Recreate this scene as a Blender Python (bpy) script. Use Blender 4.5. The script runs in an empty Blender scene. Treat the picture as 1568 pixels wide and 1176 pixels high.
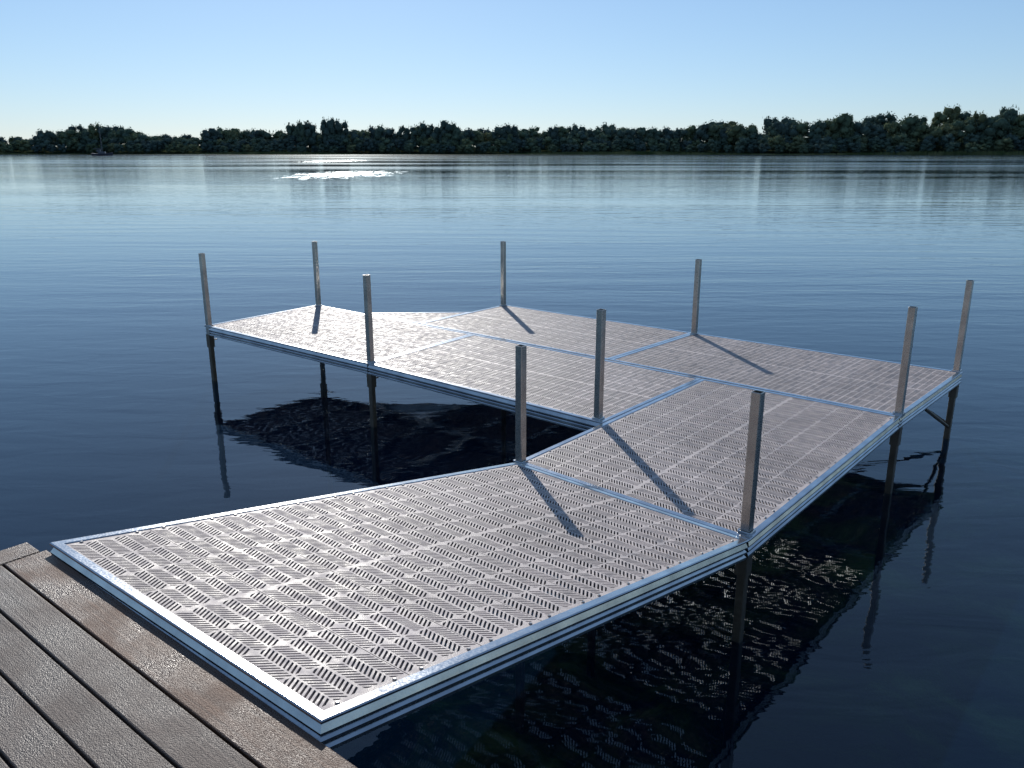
import bpy, math, random
import numpy as np
from mathutils import Vector
random.seed(4); rng=np.random.default_rng(7)
S=bpy.context.scene
S.view_settings.view_transform='Standard'; S.view_settings.look='None'; S.view_settings.exposure=0
DZ=0.58   # deck height above the water
# ---------------------------------------------------------------- helpers
def mat(name):
    m=bpy.data.materials.new(name); m.use_nodes=True
    nt=m.node_tree; nt.nodes.clear()
    return m,nt
def N(nt,t,**k):
    n=nt.nodes.new(t)
    for a,b in k.items():
        if a.startswith('i_'):
            n.inputs[a[2:].replace('_',' ')].default_value=b
        else: setattr(n,a,b)
    return n
def ramp(nt,stops,src=None,interp='LINEAR'):
    r=nt.nodes.new('ShaderNodeValToRGB'); cr=r.color_ramp; cr.interpolation=interp
    while len(cr.elements)<len(stops): cr.elements.new(.5)
    for e,(p,c) in zip(cr.elements,stops):
        e.position=p; e.color=c if len(c)==4 else (*c,1)
    if src is not None: nt.links.new(src,r.inputs[0])
    return r
def g(v): return (v,v,v,1)
def math_(nt,op,a,b=None,clamp=False):
    n=nt.nodes.new('ShaderNodeMath'); n.operation=op; n.use_clamp=clamp
    for i,x in enumerate((a,b)):
        if x is None: continue
        if isinstance(x,(int,float)): n.inputs[i].default_value=x
        else: nt.links.new(x,n.inputs[i])
    return n.outputs[0]
def out(nt,sh):
    o=nt.nodes.new('ShaderNodeOutputMaterial'); nt.links.new(sh,o.inputs[0]); return o
def mesh_obj(name,V,F,m,parent=None,smooth=False,attr=None):
    me=bpy.data.meshes.new(name); me.from_pydata([tuple(v) for v in V],[],[tuple(f) for f in F]); me.update()
    if m: me.materials.append(m)
    if smooth: me.polygons.foreach_set('use_smooth',[True]*len(me.polygons))
    if attr is not None:
        a=me.attributes.new('tint','FLOAT','POINT'); a.data.foreach_set('value',np.asarray(attr,dtype=np.float32))
    o=bpy.data.objects.new(name,me); S.collection.objects.link(o)
    if parent: o.parent=parent
    return o
def empty(name,loc=(0,0,0)):
    e=bpy.data.objects.new(name,None); e.location=loc; S.collection.objects.link(e); return e
def fast_mesh(name,V,Q,m,parent=None,smooth=False,attr=None):
    me=bpy.data.meshes.new(name); V=np.asarray(V,dtype=np.float32); Q=np.asarray(Q,dtype=np.int32)
    c=Q.shape[1]
    me.vertices.add(len(V)); me.vertices.foreach_set('co',V.ravel())
    me.loops.add(Q.size); me.loops.foreach_set('vertex_index',Q.ravel())
    me.polygons.add(len(Q)); me.polygons.foreach_set('loop_start',np.arange(0,Q.size,c,dtype=np.int32))
    me.update(calc_edges=True); me.validate()
    if smooth: me.polygons.foreach_set('use_smooth',[True]*len(me.polygons))
    if attr is not None:
        a=me.attributes.new('tint','FLOAT','POINT'); a.data.foreach_set('value',np.asarray(attr,dtype=np.float32))
    me.materials.append(m)
    o=bpy.data.objects.new(name,me); S.collection.objects.link(o)
    if parent: o.parent=parent
    return o
# ---------------------------------------------------------------- materials
def aluminium(name,base=.5,rough=.3,tint=(1,.99,.97)):
    m,nt=mat(name)
    tc=N(nt,'ShaderNodeTexCoord')
    n=N(nt,'ShaderNodeTexNoise',i_Scale=9.0,i_Detail=6.0); nt.links.new(tc.outputs['Object'],n.inputs[0])
    n2=N(nt,'ShaderNodeTexNoise',i_Scale=140.0,i_Detail=3.0); nt.links.new(tc.outputs['Object'],n2.inputs[0])
    c=ramp(nt,[(.3,(base*.68*tint[0],base*.68*tint[1],base*.70*tint[2])),(.7,(base*tint[0],base*tint[1],base*tint[2]))],n.outputs[0])
    r=ramp(nt,[(.3,g(rough*.75)),(.75,g(rough*1.35))],n2.outputs[0])
    p=N(nt,'ShaderNodeBsdfPrincipled',i_Metallic=1.0)
    nt.links.new(c.outputs[0],p.inputs['Base Color']); nt.links.new(r.outputs[0],p.inputs['Roughness'])
    b=N(nt,'ShaderNodeBump',i_Strength=.08,i_Distance=.002); nt.links.new(n2.outputs[0],b.inputs['Height']); nt.links.new(b.outputs[0],p.inputs['Normal'])
    out(nt,p.outputs[0]); return m
M_alu=aluminium('brushed_aluminium',.62,.19,(.97,.99,1))
M_post=aluminium('post_aluminium',.50,.28,(1,.95,.88))
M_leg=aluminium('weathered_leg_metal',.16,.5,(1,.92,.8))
def deckmat():
    m,nt=mat('deck_grating_plastic')
    tc=N(nt,'ShaderNodeTexCoord')
    n=N(nt,'ShaderNodeTexNoise',i_Scale=1.7,i_Detail=5.0); nt.links.new(tc.outputs['Object'],n.inputs[0])
    n2=N(nt,'ShaderNodeTexNoise',i_Scale=230.0,i_Detail=2.0); nt.links.new(tc.outputs['Object'],n2.inputs[0])
    n3=N(nt,'ShaderNodeTexNoise',i_Scale=22.0,i_Detail=4.0); nt.links.new(tc.outputs['Object'],n3.inputs[0])
    at=N(nt,'ShaderNodeAttribute',attribute_name='tint')
    c=ramp(nt,[(.3,(.385,.338,.32)),(.7,(.50,.44,.42))],n.outputs[0])
    mx=N(nt,'ShaderNodeMixRGB',blend_type='MULTIPLY',i_Fac=1.0); nt.links.new(c.outputs[0],mx.inputs[1]); nt.links.new(at.outputs['Fac'],mx.inputs[2])
    d=ramp(nt,[(.35,g(.78)),(.6,g(1.05))],n3.outputs[0])
    mx2=N(nt,'ShaderNodeMixRGB',blend_type='MULTIPLY',i_Fac=1.0); nt.links.new(mx.outputs[0],mx2.inputs[1]); nt.links.new(d.outputs[0],mx2.inputs[2])
    p=N(nt,'ShaderNodeBsdfPrincipled'); p.inputs['Specular IOR Level'].default_value=.35
    nt.links.new(mx2.outputs[0],p.inputs['Base Color'])
    r=ramp(nt,[(.35,g(.42)),(.65,g(.70))],n3.outputs[0]); nt.links.new(r.outputs[0],p.inputs['Roughness'])
    b=N(nt,'ShaderNodeBump',i_Strength=.7,i_Distance=.0018); nt.links.new(n2.outputs[0],b.inputs['Height']); nt.links.new(b.outputs[0],p.inputs['Normal'])
    out(nt,p.outputs[0]); return m
M_deck=deckmat()
def boardmat(name,c0,c1,wet):
    m,nt=mat(name)
    tc=N(nt,'ShaderNodeTexCoord'); oi=N(nt,'ShaderNodeObjectInfo')
    ad=N(nt,'ShaderNodeVectorMath',operation='ADD'); sc=N(nt,'ShaderNodeVectorMath',operation='SCALE'); sc.inputs['Scale'].default_value=37.0
    cb=N(nt,'ShaderNodeCombineXYZ'); nt.links.new(oi.outputs['Random'],cb.inputs[0]); nt.links.new(oi.outputs['Random'],cb.inputs[1])
    nt.links.new(cb.outputs[0],sc.inputs[0]); nt.links.new(tc.outputs['Object'],ad.inputs[0]); nt.links.new(sc.outputs[0],ad.inputs[1])
    mp=N(nt,'ShaderNodeMapping'); mp.inputs['Scale'].default_value=(1.2,60,10); nt.links.new(ad.outputs[0],mp.inputs[0])
    gr=N(nt,'ShaderNodeTexNoise',i_Scale=2.0,i_Detail=6.0,i_Roughness=.65); nt.links.new(mp.outputs[0],gr.inputs[0])
    bl=N(nt,'ShaderNodeTexNoise',i_Scale=5.0,i_Detail=5.0); nt.links.new(ad.outputs[0],bl.inputs[0])
    sp=N(nt,'ShaderNodeTexNoise',i_Scale=260.0,i_Detail=2.0); nt.links.new(ad.outputs[0],sp.inputs[0])
    vo=N(nt,'ShaderNodeTexVoronoi',i_Scale=330.0); nt.links.new(ad.outputs[0],vo.inputs[0])
    c=ramp(nt,[(.3,c0),(.72,c1)],gr.outputs[0])
    d=ramp(nt,[(.35,g(.6)),(.65,g(1.15))],bl.outputs[0])
    mx=N(nt,'ShaderNodeMixRGB',blend_type='MULTIPLY',i_Fac=1.0); nt.links.new(c.outputs[0],mx.inputs[1]); nt.links.new(d.outputs[0],mx.inputs[2])
    vr=math_(nt,'MULTIPLY_ADD',oi.outputs['Random'],.35); nt.nodes[-1].inputs[2].default_value=.82
    mx2=N(nt,'ShaderNodeMixRGB',blend_type='MULTIPLY',i_Fac=1.0); nt.links.new(mx.outputs[0],mx2.inputs[1]); nt.links.new(vr,mx2.inputs[2])
    p=N(nt,'ShaderNodeBsdfPrincipled'); nt.links.new(mx2.outputs[0],p.inputs['Base Color'])
    r=ramp(nt,[(.38,g(wet)),(.62,g(.62))],bl.outputs[0]); nt.links.new(r.outputs[0],p.inputs['Roughness'])
    h=math_(nt,'ADD',math_(nt,'MULTIPLY',gr.outputs[0],.9),math_(nt,'ADD',math_(nt,'MULTIPLY',sp.outputs[0],.7),math_(nt,'MULTIPLY',vo.outputs[0],-.7)))
    b=N(nt,'ShaderNodeBump',i_Strength=.8,i_Distance=.0022); nt.links.new(h,b.inputs['Height']); nt.links.new(b.outputs[0],p.inputs['Normal'])
    out(nt,p.outputs[0]); return m
M_wood=boardmat('weathered_grey_board',(.055,.038,.030),(.155,.112,.088),.40)
M_woodb=boardmat('wet_brown_board',(.045,.021,.011),(.155,.078,.042),.27)
# ---------------------------------------------------------------- aluminium dock
P1=(-1.641,2.647,.39);P2=(-.4635,1.695,.39);P3=(1.096,3.446,0);P4=(.023,4.439,0)
P5=(.595,5.15,0);P6=(2.635,5.29,0);P7=(1.502,6.255,0);C1=(-1.227,6.733,0);C0=(-3.17,8.306,0)
C1b=(-.379,7.897,0);D1=(-2.272,9.507,0);D4=(3.671,6.455,0);D3n=(.83,6.87,0);D2n=(-.97,8.42,0)
D3=(1.797,7.957,0);D2=(-.092,9.507,0);GA=(-1.64,9.01,0);GB=(-.44,9.06,0)
dock=empty('aluminum_dock')
def V3(p): return np.array(p,dtype=float)+np.array([0,0,DZ])
# frame extrusion: sloping upper band and two grooves below it
PROF=[(.003,-.090),(.003,-.080),(.014,-.070),(.014,-.063),(.004,-.063),(.004,-.055),(.015,-.044),(.015,-.037),(.003,-.037),(.003,-.032),(.014,-.008),(.014,-.006),(.001,-.005),(.001,.001),(.005,.004),(.034,.004),(.037,.001),(.037,-.022),(.018,-.024),(.018,-.080),(.045,-.084),(.045,-.090)]
def clip(poly,lim,sgn):
    o=[]
    for i in range(len(poly)):
        p,q=poly[i],poly[(i+1)%len(poly)]; dp=sgn*(p[1]-lim); dq=sgn*(q[1]-lim)
        if dp<=0: o.append(p)
        if (dp<0<dq) or (dq<0<dp):
            f=dp/(dp-dq); o.append((p[0]+(q[0]-p[0])*f,p[1]+(q[1]-p[1])*f))
    return o
def section(nm,A,B,C,D,nx=8,ny=4):
    A,B,C,D=map(V3,(A,B,C,D))
    Ls=(np.linalg.norm(B-A)+np.linalg.norm(C-D))/2; Ws=(np.linalg.norm(D-A)+np.linalg.norm(C-B))/2
    nrm=np.cross(B-A,D-A); nrm/=np.linalg.norm(nrm)
    def M(P):
        P=np.asarray(P,dtype=float); s=(P[:,0]/Ls)[:,None]; t=(P[:,1]/Ws)[:,None]
        return A*(1-s)*(1-t)+B*s*(1-t)+C*s*t+D*(1-s)*t+nrm*P[:,2:3]
    V=[];F=[]
    for (i,z) in PROF: V+=[(i,i,z),(Ls-i,i,z),(Ls-i,Ws-i,z),(i,Ws-i,z)]
    n=len(PROF)
    for k in range(n):
        k2=(k+1)%n
        for c in range(4):
            c2=(c+1)%4
            F.append((k*4+c,k*4+c2,k2*4+c2,k2*4+c))
    mesh_obj(nm+'_frame',M(V),F,M_alu,dock)
    V=[];F=[]
    def box(s0,s1,t0,t1,z0,z1):
        b=len(V); V.extend([(s0,t0,z0),(s1,t0,z0),(s1,t1,z0),(s0,t1,z0),(s0,t0,z1),(s1,t0,z1),(s1,t1,z1),(s0,t1,z1)])
        F.extend([(b,b+3,b+2,b+1),(b+4,b+5,b+6,b+7),(b,b+1,b+5,b+4),(b+1,b+2,b+6,b+5),(b+2,b+3,b+7,b+6),(b+3,b,b+4,b+7)])
    for k in range(1,4): 
        s=Ls*k/4; box(s-.02,s+.02,.046,Ws-.046,-.078,-.018)
    box(.046,Ls-.046,Ws/2-.006,Ws/2+.006,-.017,-.0155)
    mesh_obj(nm+'_joists',M(V),F,M_alu,dock)
    V=[];F=[]
    def screw(s,t):
        b=len(V)
        for r,z in ((.0065,.0),(.0065,.0035),(.004,.0052)):
            for j in range(8): V.append((s+r*math.cos(j*math.pi/4),t+r*math.sin(j*math.pi/4),z))
        for q in range(2):
            for j in range(8): F.append((b+q*8+j,b+q*8+(j+1)%8,b+q*8+8+(j+1)%8,b+q*8+8+j))
        F.append(tuple(b+16+j for j in range(8)))
    m=.037; cx=(Ls-2*m)/nx
    for k in range(nx):
        for o in (.05,cx-.05):
            screw(m+k*cx+o,m+.009); screw(m+k*cx+o,Ws-m-.009)
    mesh_obj(nm+'_screws',M(V),F,M_post,dock)
    # planks 0.3 m wide laid across the section, moulded as tiles of slanted slots
    QV=[];QF=[];T=[]
    z=0.0; zb=-.012; bd=.0055
    edge=.016; mid=.006; half=(Ws-2*m)/2-edge-mid; tw=half/ny
    def add(poly,ti):
        b=len(QV); QV.extend(poly); T.extend([ti]*len(poly)); QF.append(tuple(range(b,b+len(poly))))
    for i in range(nx):
        plank=1+.13*(rng.random()-.5)
        s0=m+i*cx; s1=s0+cx; e0=.0014 if i>0 else 0; e1=.0014 if i<nx-1 else 0
        def q(a0,a1,b0,b1,ti=plank): add([(a0,b0,z),(a1,b0,z),(a1,b1,z),(a0,b1,z)],ti)
        q(s0+e0,s1-e1,m,m+edge); q(s0+e0,s1-e1,Ws-m-edge,Ws-m); q(s0+e0,s1-e1,Ws/2-mid,Ws/2+mid)
        for e in range(2):
            a0=s0 if e==0 else s0+cx/2; a1=a0+cx/2
            for hh in range(2):
                for j in range(ny):
                    t0=(m+edge if hh==0 else Ws/2+mid)+j*tw; t1=t0+tw
                    ti=plank+.10*(rng.random()-.5)
                    ta,tb=t0+bd*.7,t1-bd*.7
                    ia,ib=a0+bd,a1-bd
                    q(a0+(e0 if e==0 else 0),ia,t0,t1,ti); q(ib,a1-(e1 if e==1 else 0),t0,t1,ti)
                    q(ia,ib,t0,ta,ti); q(ia,ib,tb,t1,ti)
                    nr=3; rh=(ib-ia)/nr; mg=.0032; w=.0086; pitch=.0172
                    for r in range(nr):
                        ra=ia+r*rh; rb=ra+rh
                        if r>0: q(ra,ra+mg,ta,tb,ti)
                        if r<nr-1: q(rb-mg,rb,ta,tb,ti)
                        a=ra+(mg if r>0 else 0); b=rb-(mg if r<nr-1 else 0)
                        sh=.028*(1 if (r+e*nr+hh*ny+j)%2==0 else -1)
                        tk=ta-abs(sh)-pitch
                        while tk<tb+abs(sh)+pitch:
                            sol=clip(clip([(a,tk+w),(b,tk+w+sh),(b,tk+pitch+sh),(a,tk+pitch)],tb,1),ta,-1)
                            if len(sol)>2: add([(x,y_,z) for x,y_ in sol],ti)
                            hol=clip(clip([(a,tk),(b,tk+sh),(b,tk+w+sh),(a,tk+w)],tb,1),ta,-1)
                            if len(hol)>2:
                                ar=abs(sum(hol[x][0]*hol[(x+1)%len(hol)][1]-hol[(x+1)%len(hol)][0]*hol[x][1] for x in range(len(hol))))/2
                                if ar<.00012: add([(x,y_,z) for x,y_ in hol],ti)
                                else:
                                    for x in range(len(hol)):
                                        p_,p2=hol[x],hol[(x+1)%len(hol)]
                                        add([(p_[0],p_[1],z),(p_[0],p_[1],zb),(p2[0],p2[1],zb),(p2[0],p2[1],z)],ti*.9)
                            tk+=pitch
    mesh_obj(nm+'_grating',M(QV),QF,M_deck,dock,attr=T)
section('ramp_section',P2,P3,P4,P1)
section('walk_section',P3,P6,P7,P4)
section('front_inner_section',P7,C1b,C1,P5)
section('front_outer_section',C1b,D1,C0,C1)
section('rear_inner_section',D4,D3,D3n,P6)
section('rear_outer_section',D3,D2,D2n,D3n)
# triangular corner gusset
def gusset(a,b,c):
    a,b,c=map(V3,(a,b,c)); tri=[a,b,c]
    def inset(d,z):
        r=[]
        for i in range(3):
            p=tri[i]; u=tri[i-1]-p; v=tri[(i+1)%3]-p; u/=np.linalg.norm(u); v/=np.linalg.norm(v)
            sn=np.linalg.norm(np.cross(u,v)); r.append(p+(u+v)/sn*d+np.array([0,0,z]))
        return r
    V=[];F=[]
    for i,z in PROF: V+=inset(i,z)
    n=len(PROF)
    for k in range(n):
        k2=(k+1)%n
        for q in range(3): F.append((k*3+q,k*3+(q+1)%3,k2*3+(q+1)%3,k2*3+q))
    mesh_obj('corner_gusset_frame',V,F,M_alu,dock)
    I=inset(.037,0); A,B,C=I; V=[];F=[]
    nrow=14
    for r in range(nrow):
        f0=r/nrow; f1=(r+.82)/nrow; f2=(r+1)/nrow
        L0=A+(C-A)*f0;R0=B+(C-B)*f0;L1=A+(C-A)*f1;R1=B+(C-B)*f1;L2=A+(C-A)*f2;R2=B+(C-B)*f2
        ln=np.linalg.norm(R0-L0); k=max(1,int(ln/.0172))
        for j in range(k):
            u0=j/k; u1=(j+.5)/k; b0=len(V)
            V+=[L0+(R0-L0)*u0,L0+(R0-L0)*u1,L1+(R1-L1)*u1,L1+(R1-L1)*u0]; F.append((b0,b0+1,b0+2,b0+3))
        b0=len(V); V+=[L1,R1,R2,L2]; F.append((b0,b0+1,b0+2,b0+3))
    fast_mesh('corner_gusset_grating',V,F,M_deck,dock,attr=[1]*len(V))
gusset(D2n,GB,GA)
# posts
def tube(nm,x,y,z0,z1,w,t,m,rot,parent=dock):
    V=[];F=[]; h=w/2; i=h-t; bv=.004
    def ring(r,z,bb):
        b=len(V)
        for sx,sy,ax in ((1,-1,0),(1,1,1),(-1,1,0),(-1,-1,1)):
            if ax==0: pts=[(sx*(r-bb),sy*r),(sx*r,sy*(r-bb))]
            else: pts=[(sx*r,sy*(r-bb)),(sx*(r-bb),sy*r)]
            for px,py in pts:
                V.append((x+px*math.cos(rot)-py*math.sin(rot),y+px*math.sin(rot)+py*math.cos(rot),z))
        return b
    rs=[ring(h,z0,bv),ring(h,z1-.002,bv),ring(h-.001,z1,bv),ring(i+.0005,z1,bv*.5),ring(i,z1-.002,bv*.5),ring(i,z0 if z1-z0<.2 else z1-.25,bv*.5)]
    for a,b in zip(rs,rs[1:]):
        for k in range(8): F.append((a+k,a+(k+1)%8,b+(k+1)%8,b+k))
    F.append(tuple(rs[-1]+k for k in range(8)))
    return mesh_obj(nm,V,F,m,parent)
AN=math.radians(50)
posts=[(P3,(1.105,3.535),.69),(P4,(.05,4.445),.69),(P5,(.578,5.24),.745),(P6,(2.645,5.348),.742),(D4,(3.635,6.49),.745),(D3,(1.79,7.90),.735),(D2,(-.10,9.44),.745),(D1,(-2.25,9.44),.745),(C0,(-3.12,8.30),.745),(C1,(-1.205,6.79),.745)]
for k,(c,(x,y),h) in enumerate(posts):
    tube('post_%d'%(k+1),x,y,DZ-.09,DZ+h,.048,.004,M_post,AN)
    tube('post_collar_%d'%(k+1),x,y,DZ-.01,DZ+.014,.066,.007,M_alu,AN)
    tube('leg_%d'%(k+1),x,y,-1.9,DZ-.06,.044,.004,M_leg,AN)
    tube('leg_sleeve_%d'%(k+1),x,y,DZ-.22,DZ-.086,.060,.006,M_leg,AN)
    V=[];F=[]
    cx,cy=math.cos(AN),math.sin(AN)
    for q in range(2):
        for j in range(8):
            a=j*math.pi/4; d=.03+q*.045
            V.append((x+cx*d-cy*.006*math.cos(a),y+cy*d+cx*.006*math.cos(a),DZ-.15+.006*math.sin(a)))
    for j in range(8): F.append((j,(j+1)%8,8+(j+1)%8,8+j))
    F.append(tuple(range(8,16)))
    mesh_obj('set_screw_%d'%(k+1),V,F,M_post,dock)
def strut(nm,a,b,w,m):
    a=Vector(a);b=Vector(b);d=(b-a).normalized(); u=d.cross(Vector((0,0,1))).normalized(); v=d.cross(u)
    V=[];F=[]
    for p in (a,b):
        for j in range(8):
            an=j*math.pi/4; V.append(p+u*w*math.cos(an)+v*w*math.sin(an))
    for j in range(8): F.append((j,(j+1)%8,8+(j+1)%8,8+j))
    F+= [tuple(range(7,-1,-1)),tuple(range(8,16))]
    mesh_obj(nm,V,F,m,dock)
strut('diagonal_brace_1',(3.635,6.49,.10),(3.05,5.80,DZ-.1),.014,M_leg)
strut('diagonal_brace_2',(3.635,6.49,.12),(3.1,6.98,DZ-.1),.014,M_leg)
# ---------------------------------------------------------------- wooden dock
ang=math.radians(-39.5)
wd=empty('wooden_dock',(-1.713,2.705,DZ+.36)); wd.rotation_euler=(0,0,ang)
def board(nm,x0,x1,y0,y1,m,z1=0,th=.026,bv=.004):
    V=[];F=[]
    P=[(0,-th),(0,z1-bv),(bv*.35,z1-bv*.35),(bv,z1)]
    for i,z in P: V+=[(x0+i,y0+i,z),(x1-i,y0+i,z),(x1-i,y1-i,z),(x0+i,y1-i,z)]
    for k in range(3):
        for c in range(4): F.append((k*4+c,k*4+(c+1)%4,k*4+4+(c+1)%4,k*4+4+c))
    F+=[(12,13,14,15),(3,2,1,0)]
    cx,cy=(x0+x1)/2,(y0+y1)/2
    o=mesh_obj(nm,[(a-cx,b-cy,c) for a,b,c in V],F,m,wd); o.location=(cx,cy,0); return o
b=board('end_border_board',-3.4,-.004,-.0575,.0575,M_woodb); b.rotation_euler=(0,0,math.pi/2)
b.location=(.0075,-1.72,0)
board('edge_board',.07,5,-.142,-.003,M_woodb)
y=-.149
for k in range(24):
    board('deck_board_%d'%(k+1),.07,5,y-.1145,y,M_wood); y-=.1215
board('edge_fascia',-.05,5,-.03,-.004,M_woodb,z1=-.03,th=.2)
board('end_fascia',-.05,-.02,-3.2,-.04,M_woodb,z1=-.03,th=.2)
for k,(x,yy) in enumerate(((.1,-.2),(.1,-3.0),(2.5,-.2),(2.5,-3.),(4.8,-.2),(4.8,-3.))):
    o=board('pile_%d'%(k+1),x-.07,x+.07,yy-.07,yy+.07,M_woodb,z1=-.03,th=2.6)
# ---------------------------------------------------------------- water
def water():
    m,nt=mat('lake_water')
    geo=N(nt,'ShaderNodeNewGeometry'); pos=geo.outputs['Position']
    sx=N(nt,'ShaderNodeSeparateXYZ'); nt.links.new(pos,sx.inputs[0])
    def noise(scale,vec,det=2,rough=.5,rot=0,dist=0):
        mp=N(nt,'ShaderNodeMapping'); mp.inputs['Scale'].default_value=vec; mp.inputs['Rotation'].default_value=(0,0,rot); nt.links.new(pos,mp.inputs[0])
        n=N(nt,'ShaderNodeTexNoise',i_Scale=scale,i_Detail=det,i_Roughness=rough,i_Distortion=dist); nt.links.new(mp.outputs[0],n.inputs[0]); return n.outputs[0]
    w1=noise(1.0,(.16,1.25,1),2,.45,.06,0)      # long-crested low waves
    w2=noise(3.0,(.5,1.3,1),3,.5,-.1,.5)        # small ripples
    patch=noise(.03,(.3,1.8,1),3,.55,.04)       # calm / ruffled patches
    pr=ramp(nt,[(.40,g(.4)),(.60,g(1.0))],patch)
    h=math_(nt,'ADD',math_(nt,'MULTIPLY',w1,.020),math_(nt,'MULTIPLY',w2,.0085))
    h=math_(nt,'MULTIPLY',h,pr.outputs[0])
    def ell(x,y,rx,ry):
        dx=math_(nt,'DIVIDE',math_(nt,'SUBTRACT',sx.outputs[0],x),rx); dy=math_(nt,'DIVIDE',math_(nt,'SUBTRACT',sx.outputs[1],y),ry)
        d=math_(nt,'ADD',math_(nt,'MULTIPLY',dx,dx),math_(nt,'MULTIPLY',dy,dy))
        return math_(nt,'SUBTRACT',1.0,d,True)
    gust=math_(nt,'MAXIMUM',ell(-18.0,92,7.5,24),ell(-47,225,9,40))
    gn=noise(1.6,(.6,.12,1),4,.85)
    gth=math_(nt,'ADD',gn,math_(nt,'MULTIPLY',gust,.14))
    gmask=ramp(nt,[(.60,g(0)),(.68,g(1))],gth)
    gust=math_(nt,'MULTIPLY',math_(nt,'POWER',gust,.5),gmask.outputs[0])
    open_=N(nt,'ShaderNodeMapRange'); nt.links.new(sx.outputs[1],open_.inputs[0])
    open_.inputs[1].default_value=6; open_.inputs[2].default_value=150; open_.inputs[3].default_value=.025; open_.inputs[4].default_value=.10
    rg=math_(nt,'ADD',math_(nt,'MULTIPLY',open_.outputs[0],pr.outputs[0]),math_(nt,'MULTIPLY',gust,.20))
    b=N(nt,'ShaderNodeBump',i_Strength=1.0,i_Distance=1.0); nt.links.new(h,b.inputs['Height'])
    fr=N(nt,'ShaderNodeFresnel',i_IOR=1.45); nt.links.new(b.outputs[0],fr.inputs['Normal'])
    gl=N(nt,'ShaderNodeBsdfGlossy'); nt.links.new(rg,gl.inputs['Roughness']); nt.links.new(b.outputs[0],gl.inputs['Normal'])
    gl.inputs[0].default_value=(.90,.97,1,1)
    tr=N(nt,'ShaderNodeBsdfTransparent'); tr.inputs[0].default_value=(.72,.90,.80,1)
    df=N(nt,'ShaderNodeBsdfDiffuse'); df.inputs[0].default_value=(.003,.020,.060,1)
    m1=N(nt,'ShaderNodeMixShader'); m1.inputs[0].default_value=.8
    nt.links.new(df.outputs[0],m1.inputs[1]); nt.links.new(tr.outputs[0],m1.inputs[2])
    m2=N(nt,'ShaderNodeMixShader'); nt.links.new(fr.outputs[0],m2.inputs[0]); nt.links.new(m1.outputs[0],m2.inputs[1]); nt.links.new(gl.outputs[0],m2.inputs[2])
    out(nt,m2.outputs[0]); return m
fast_mesh('water',[(-2500,-400,0),(2500,-400,0),(2500,1400,0),(-2500,1400,0)],[(0,1,2,3)],water())
# lake bed
m,nt=mat('weedy_lake_bed')
geo=N(nt,'ShaderNodeNewGeometry')
n=N(nt,'ShaderNodeTexNoise',i_Scale=1.1,i_Detail=8.0,i_Roughness=.66,i_Distortion=.6); nt.links.new(geo.outputs['Position'],n.inputs[0])
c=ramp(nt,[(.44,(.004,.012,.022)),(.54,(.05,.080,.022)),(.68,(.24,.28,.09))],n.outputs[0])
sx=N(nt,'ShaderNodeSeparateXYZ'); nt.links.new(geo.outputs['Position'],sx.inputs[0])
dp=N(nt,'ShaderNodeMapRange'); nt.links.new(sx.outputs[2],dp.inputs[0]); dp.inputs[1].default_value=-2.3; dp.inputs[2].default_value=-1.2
mx=N(nt,'ShaderNodeMixRGB'); mx.inputs[1].default_value=(.003,.015,.045,1); nt.links.new(dp.outputs[0],mx.inputs[0]); nt.links.new(c.outputs[0],mx.inputs[2])  # light lost in deep water, painted into the bed as a navy fade
p=N(nt,'ShaderNodeBsdfDiffuse'); nt.links.new(mx.outputs[0],p.inputs[0])
b=N(nt,'ShaderNodeBump',i_Strength=1.0,i_Distance=.1); nt.links.new(n.outputs[0],b.inputs['Height']); nt.links.new(b.outputs[0],p.inputs['Normal']); out(nt,p.outputs[0])
gx=np.concatenate([[-2500,-300,-60],np.linspace(-20,20,81),[60,300,2500]]); gy=np.concatenate([[-400,-60],np.linspace(-15,25,81),[60,300,1400]])
XX,YY=np.meshgrid(gx,gy); 
dep=-1.05-.14*np.clip(YY-3+.35*(-XX),-6,60)+.12*np.sin(XX*1.3+.7*YY)*np.cos(YY*1.1-.4*XX)+.05*np.sin(XX*4.1)*np.sin(YY*3.7)
dep=np.minimum(dep,-.75)
BV=np.stack([XX,YY,dep],-1).reshape(-1,3); nx_=len(gx); BQ=[(j*nx_+i,j*nx_+i+1,(j+1)*nx_+i+1,(j+1)*nx_+i) for j in range(len(gy)-1) for i in range(nx_-1)]
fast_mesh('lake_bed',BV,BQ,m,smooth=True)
# ---------------------------------------------------------------- far shore
CH=DZ+1.7247
prof=[(-900,30),(-500,30),(0,22),(60,24),(90,34),(140,36),(200,34),(230,29),(300,27),(330,28),(345,34),(400,30),(450,31),(470,33),(560,33),(600,32),(640,34),(720,32),(780,35),(850,36),(950,38),(1050,39),(1100,43),(1150,42),(1200,47),(1300,50),(1350,56),(1400,54),(1470,61),(1568,62),(2100,64),(2800,55)]
pu=np.array([p[0] for p in prof]);ph=np.array([p[1] for p in prof])
def shore_y(x): return 800-.22*np.clip(x,-150,1200)+18*np.sin(x*.013)+7*np.sin(x*.041+1)
def total_h(x):
    y=shore_y(x)+35; u=784+1257*x/y
    return (np.interp(u,pu,ph)+3)/1257*y
def ground_z(x,y):
    s=y-shore_y(x); tot=total_h(x)
    hill=np.clip(tot-17,7.0,60)
    t=np.clip(s/120,0,1)
    return -.6+np.clip(s,0,14)*.08+hill*(t*t*(3-2*t))
m,nt=mat('shore_ground')
geo=N(nt,'ShaderNodeNewGeometry'); n=N(nt,'ShaderNodeTexNoise',i_Scale=.06,i_Detail=5.0); nt.links.new(geo.outputs['Position'],n.inputs[0])
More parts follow.
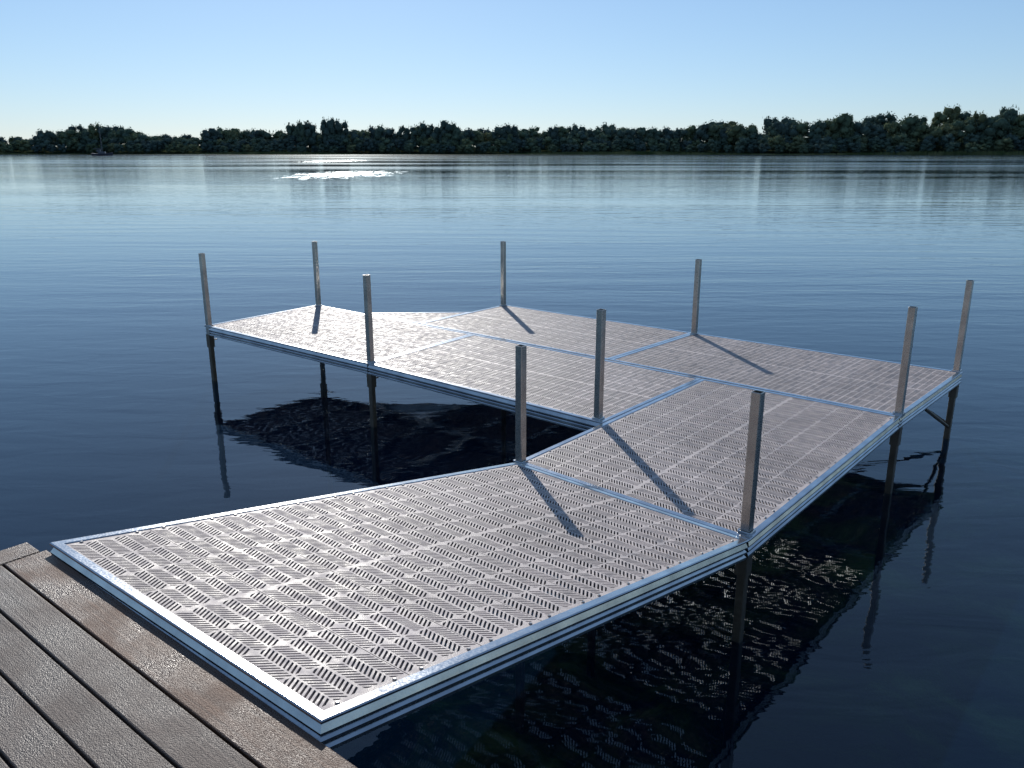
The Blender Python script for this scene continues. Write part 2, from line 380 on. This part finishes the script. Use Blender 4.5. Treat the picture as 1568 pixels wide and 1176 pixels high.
c=ramp(nt,[(.35,(.02,.035,.02)),(.6,(.05,.06,.03))],n.outputs[0]); p=N(nt,'ShaderNodeBsdfDiffuse'); nt.links.new(c.outputs[0],p.inputs[0]); out(nt,p.outputs[0])
gx=np.linspace(-1600,1600,260); ss=np.array([-8,0,6,14,25,40,60,80,100,120,200,600])
GV=[];
for s in ss:
    for x in gx:
        yy=shore_y(x)+s; GV.append((x,yy,float(ground_z(x,yy)) if s>-8 else -1.5))
k=len(gx); GQ=[(j*k+i,j*k+i+1,(j+1)*k+i+1,(j+1)*k+i) for j in range(len(ss)-1) for i in range(k-1)]
fast_mesh('ground',GV,GQ,m,smooth=True)
def ico(sub):
    import bmesh
    bm=bmesh.new(); bmesh.ops.create_icosphere(bm,subdivisions=sub,radius=1)
    V=np.array([v.co[:] for v in bm.verts]); F=np.array([[v.index for v in f.verts] for f in bm.faces]); bm.free(); return V,F
IV,IF=ico(2)
def proto(kind):
    V=[];F=[];n=0
    nl=rng.integers(9,13)
    for l in range(nl):
        a=l*2.4+rng.random(); hgt=.28+.56*(l+.5)/nl
        rad=.36*math.sqrt(max(.02,1-((hgt-.45)/.5)**2)); c=np.array([math.cos(a)*rad*.8,math.sin(a)*rad*.8,hgt])
        r=(.10+.09*rng.random())
        d=1+.3*(rng.random((len(IV),1))-.5)+.2*np.sin(IV[:,:1]*7+l)*np.cos(IV[:,2:3]*6+l*2)
        V.append(IV*d*np.array([r*1.2,r*1.2,r*.75])+c); F.append(IF+n); n+=len(IV)
        q=60; dr=rng.normal(size=(q,3)); dr/=np.linalg.norm(dr,axis=1)[:,None]
        cc=c+dr*np.array([r*1.2,r*1.2,r*.85])*(.95+.5*rng.random((q,1)))
        sz=.020+.020*rng.random((q,1,1)); tv=cc[:,None,:]+rng.normal(size=(q,3,3))*sz
        V.append(tv.reshape(-1,3)); F.append(np.arange(q*3).reshape(q,3)+n); n+=q*3
    tk=[]
    for z,r in ((0,.022),(.35,.015),(.7,.006)):
        for j in range(5): tk.append((r*math.cos(j*1.2566),r*math.sin(j*1.2566),z))
    tk=np.array(tk); tf=[]
    for q in range(2):
        for j in range(5):
            a=q*5+j;b_=q*5+(j+1)%5; tf+=[(a,b_,b_+5),(a,b_+5,a+5)]
    V.append(tk);F.append(np.array(tf)+n)
    return np.vstack(V),np.vstack(F)
PR=[proto(i%2) for i in range(8)]
TV=[];TF=[];TT=[];n=0
def add(x,y,z,h,w,tint):
    global n
    V,F=PR[rng.integers(len(PR))]; a=rng.random()*6.28
    R=np.array([[math.cos(a),-math.sin(a),0],[math.sin(a),math.cos(a),0],[0,0,1]])
    TV.append((V@R.T)*np.array([w,w,h])+np.array([x,y,z])); TF.append(F+n); TT.append(np.full(len(V),tint)); n+=len(V)
for s,step,fr in ((10,9.5,.55),(24,10,.8),(45,9,.95),(85,11,1.0)):
    x=-1150
    while x<1150:
        x+=step*(.6+.8*rng.random()); y=shore_y(x)+s+rng.normal()*4
        if rng.random()<.08 and s<30: continue
        gz=float(ground_z(x,y)); top=float(total_h(x))
        wob=1+.08*math.sin(x*.045+s)+.06*math.sin(x*.13+s*.3)
        h=top*fr*wob-gz if s>=45 else min(17*fr,top*fr-gz+2)
        h=max(6,h)*(.80+.34*rng.random()); 
        add(x,y,gz-.06*h,h*1.1,min(h,22)*.7*(.8+.45*rng.random())+4,rng.random())
for u,hp in ((462,44),(476,46),(486,47),(512,51),(524,53),(535,48),(625,42),(642,43),(656,46),(668,44),(688,49),(698,44),(342,38),(770,42),(783,43),(845,41),(1180,49),(1535,63)):
    x=0;y=840
    for _ in range(6): y=float(shore_y(x))+42; x=(u-784)/1257*y
    H=hp/1257*y; gz=float(ground_z(x,y)); add(x,y,gz-1,(H-gz)*1.08,14+5*rng.random(),rng.random()*.6)
m,nt=mat('distant_foliage')
at=N(nt,'ShaderNodeAttribute',attribute_name='tint'); geo=N(nt,'ShaderNodeNewGeometry')
n1=N(nt,'ShaderNodeTexNoise',i_Scale=.25,i_Detail=4.0); nt.links.new(geo.outputs['Position'],n1.inputs[0])
c=ramp(nt,[(0,(.060,.092,.090)),(.5,(.075,.115,.090)),(.85,(.10,.135,.08)),(1,(.13,.145,.08))],at.outputs['Fac'])  # greens lifted and blued: distance haze painted into the leaf colour
d=ramp(nt,[(.35,g(.7)),(.65,g(1.35))],n1.outputs[0])
mx=N(nt,'ShaderNodeMixRGB',blend_type='MULTIPLY',i_Fac=1.0); nt.links.new(c.outputs[0],mx.inputs[1]); nt.links.new(d.outputs[0],mx.inputs[2])
p=N(nt,'ShaderNodeBsdfDiffuse'); nt.links.new(mx.outputs[0],p.inputs[0])
tl=N(nt,'ShaderNodeBsdfTranslucent'); nt.links.new(mx.outputs[0],tl.inputs[0])
ms=N(nt,'ShaderNodeMixShader'); ms.inputs[0].default_value=.2; nt.links.new(p.outputs[0],ms.inputs[1]); nt.links.new(tl.outputs[0],ms.inputs[2]); out(nt,ms.outputs[0])
fast_mesh('distant_tree_line',np.vstack(TV),np.vstack(TF),m,attr=np.concatenate(TT))
# reeds along the waterline
m,nt=mat('reed_foliage'); geo=N(nt,'ShaderNodeNewGeometry'); n1=N(nt,'ShaderNodeTexNoise',i_Scale=.05,i_Detail=4.0); nt.links.new(geo.outputs['Position'],n1.inputs[0])
c=ramp(nt,[(.4,(.05,.075,.03)),(.65,(.15,.16,.075))],n1.outputs[0]); p=N(nt,'ShaderNodeBsdfDiffuse'); nt.links.new(c.outputs[0],p.inputs[0]); out(nt,p.outputs[0])
q=26000; xs=rng.random(q)*2300-1150; ys=shore_y(xs)+rng.random(q)*7-2; hh=(1.2+1.6*rng.random(q))*np.clip(.5+.6*np.sin(xs*.02)+.5*(xs>100),.25,1.3)
w=.35+.3*rng.random(q); lean=rng.normal(size=q)*.3
RV=np.stack([np.stack([xs-w,ys,np.full(q,-.2)],-1),np.stack([xs+w,ys,np.full(q,-.2)],-1),np.stack([xs+lean,ys,hh],-1)],1).reshape(-1,3)
fast_mesh('shore_reeds',RV,np.arange(q*3).reshape(q,3),m)
# ---------------------------------------------------------------- boat on the far water
m,nt=mat('boat_hull_paint'); p=N(nt,'ShaderNodeBsdfPrincipled',i_Roughness=.4); n1=N(nt,'ShaderNodeTexNoise',i_Scale=1.5); c=ramp(nt,[(.3,(.03,.035,.05)),(.7,(.06,.065,.08))],n1.outputs[0]); nt.links.new(c.outputs[0],p.inputs['Base Color']); out(nt,p.outputs[0])
M_hull=m
bx=empty('sailboat',(-269,560,0)); bx.rotation_euler=(0,0,.15)
V=[];F=[]; sec=[(-6.5,1.6,1.5),(-4,1.95,1.3),(0,2.1,1.25),(3.5,1.6,1.5),(5.8,.7,1.9),(6.8,.05,2.1)]
for x,hw,z in sec: V+=[(x,-hw,z),(x*.93,-hw*.75,.0),(x*.9,0,-.5),(x*.93,hw*.75,0),(x,hw,z),(x,0,z+.06)]
for k in range(5):
    for j in range(6): F.append((k*6+j,k*6+(j+1)%6,k*6+6+(j+1)%6,k*6+6+j))
F+=[(0,1,2,3,4,5)]
mesh_obj('hull',V,F,M_hull,bx)
def bxx(nm,x0,x1,y0,y1,z0,z1,tp=.85):
    cx,cy=(x0+x1)/2,(y0+y1)/2
    V=[(x0,y0,z0),(x1,y0,z0),(x1,y1,z0),(x0,y1,z0)]+[(cx+(a-cx)*tp,cy+(b-cy)*tp,z1) for a,b in ((x0,y0),(x1,y0),(x1,y1),(x0,y1))]
    mesh_obj(nm,V,[(3,2,1,0),(4,5,6,7),(0,1,5,4),(1,2,6,5),(2,3,7,6),(3,0,4,7)],M_hull,bx)
bxx('cabin',-2.5,2.2,-1.2,1.2,1.2,2.6); bxx('wheelhouse',-3.2,-.8,-1.,1.,2.4,3.8); bxx('mast',-.16,.3,-.2,.2,1.2,20,.6); bxx('boom',-5.2,.1,-.12,.12,4.2,4.6,.95)
# ---------------------------------------------------------------- light
el=math.radians(25.8); az=math.radians(-11.3)
to=Vector((math.sin(az)*math.cos(el),math.cos(az)*math.cos(el),math.sin(el)))
sl=bpy.data.lights.new('sun','SUN'); sl.energy=4.4; sl.angle=math.radians(.53); sl.color=(1,.95,.88)
so=bpy.data.objects.new('sun',sl); so.rotation_euler=to.to_track_quat('Z','Y').to_euler(); S.collection.objects.link(so)
w=bpy.data.worlds.new('World'); S.world=w; w.use_nodes=True; nt=w.node_tree; nt.nodes.clear()
sk=nt.nodes.new('ShaderNodeTexSky'); sk.sky_type='NISHITA'; sk.sun_disc=False; sk.sun_elevation=el; sk.sun_rotation=az; sk.air_density=1.0; sk.dust_density=.1; sk.ozone_density=9
sc=nt.nodes.new('ShaderNodeVectorMath'); sc.operation='SCALE'; sc.inputs['Scale'].default_value=.10; nt.links.new(sk.outputs[0],sc.inputs[0])
gm=nt.nodes.new('ShaderNodeGamma'); gm.inputs[1].default_value=.70; nt.links.new(sc.outputs[0],gm.inputs[0])
hs=nt.nodes.new('ShaderNodeHueSaturation'); hs.inputs['Saturation'].default_value=.95; hs.inputs['Value'].default_value=.97; nt.links.new(gm.outputs[0],hs.inputs['Color'])
bg=nt.nodes.new('ShaderNodeBackground'); bg.inputs[1].default_value=1; wo=nt.nodes.new('ShaderNodeOutputWorld')
nt.links.new(hs.outputs[0],bg.inputs[0]); nt.links.new(bg.outputs[0],wo.inputs[0])
# ---------------------------------------------------------------- camera
cam=bpy.data.cameras.new('camera'); cam.sensor_width=36; cam.lens=36*1257.4/1568; cam.clip_start=.05; cam.clip_end=6000
co=bpy.data.objects.new('camera',cam); co.location=(0,0,CH); co.rotation_euler=(math.pi/2-.2754,0,0); S.collection.objects.link(co); S.camera=co
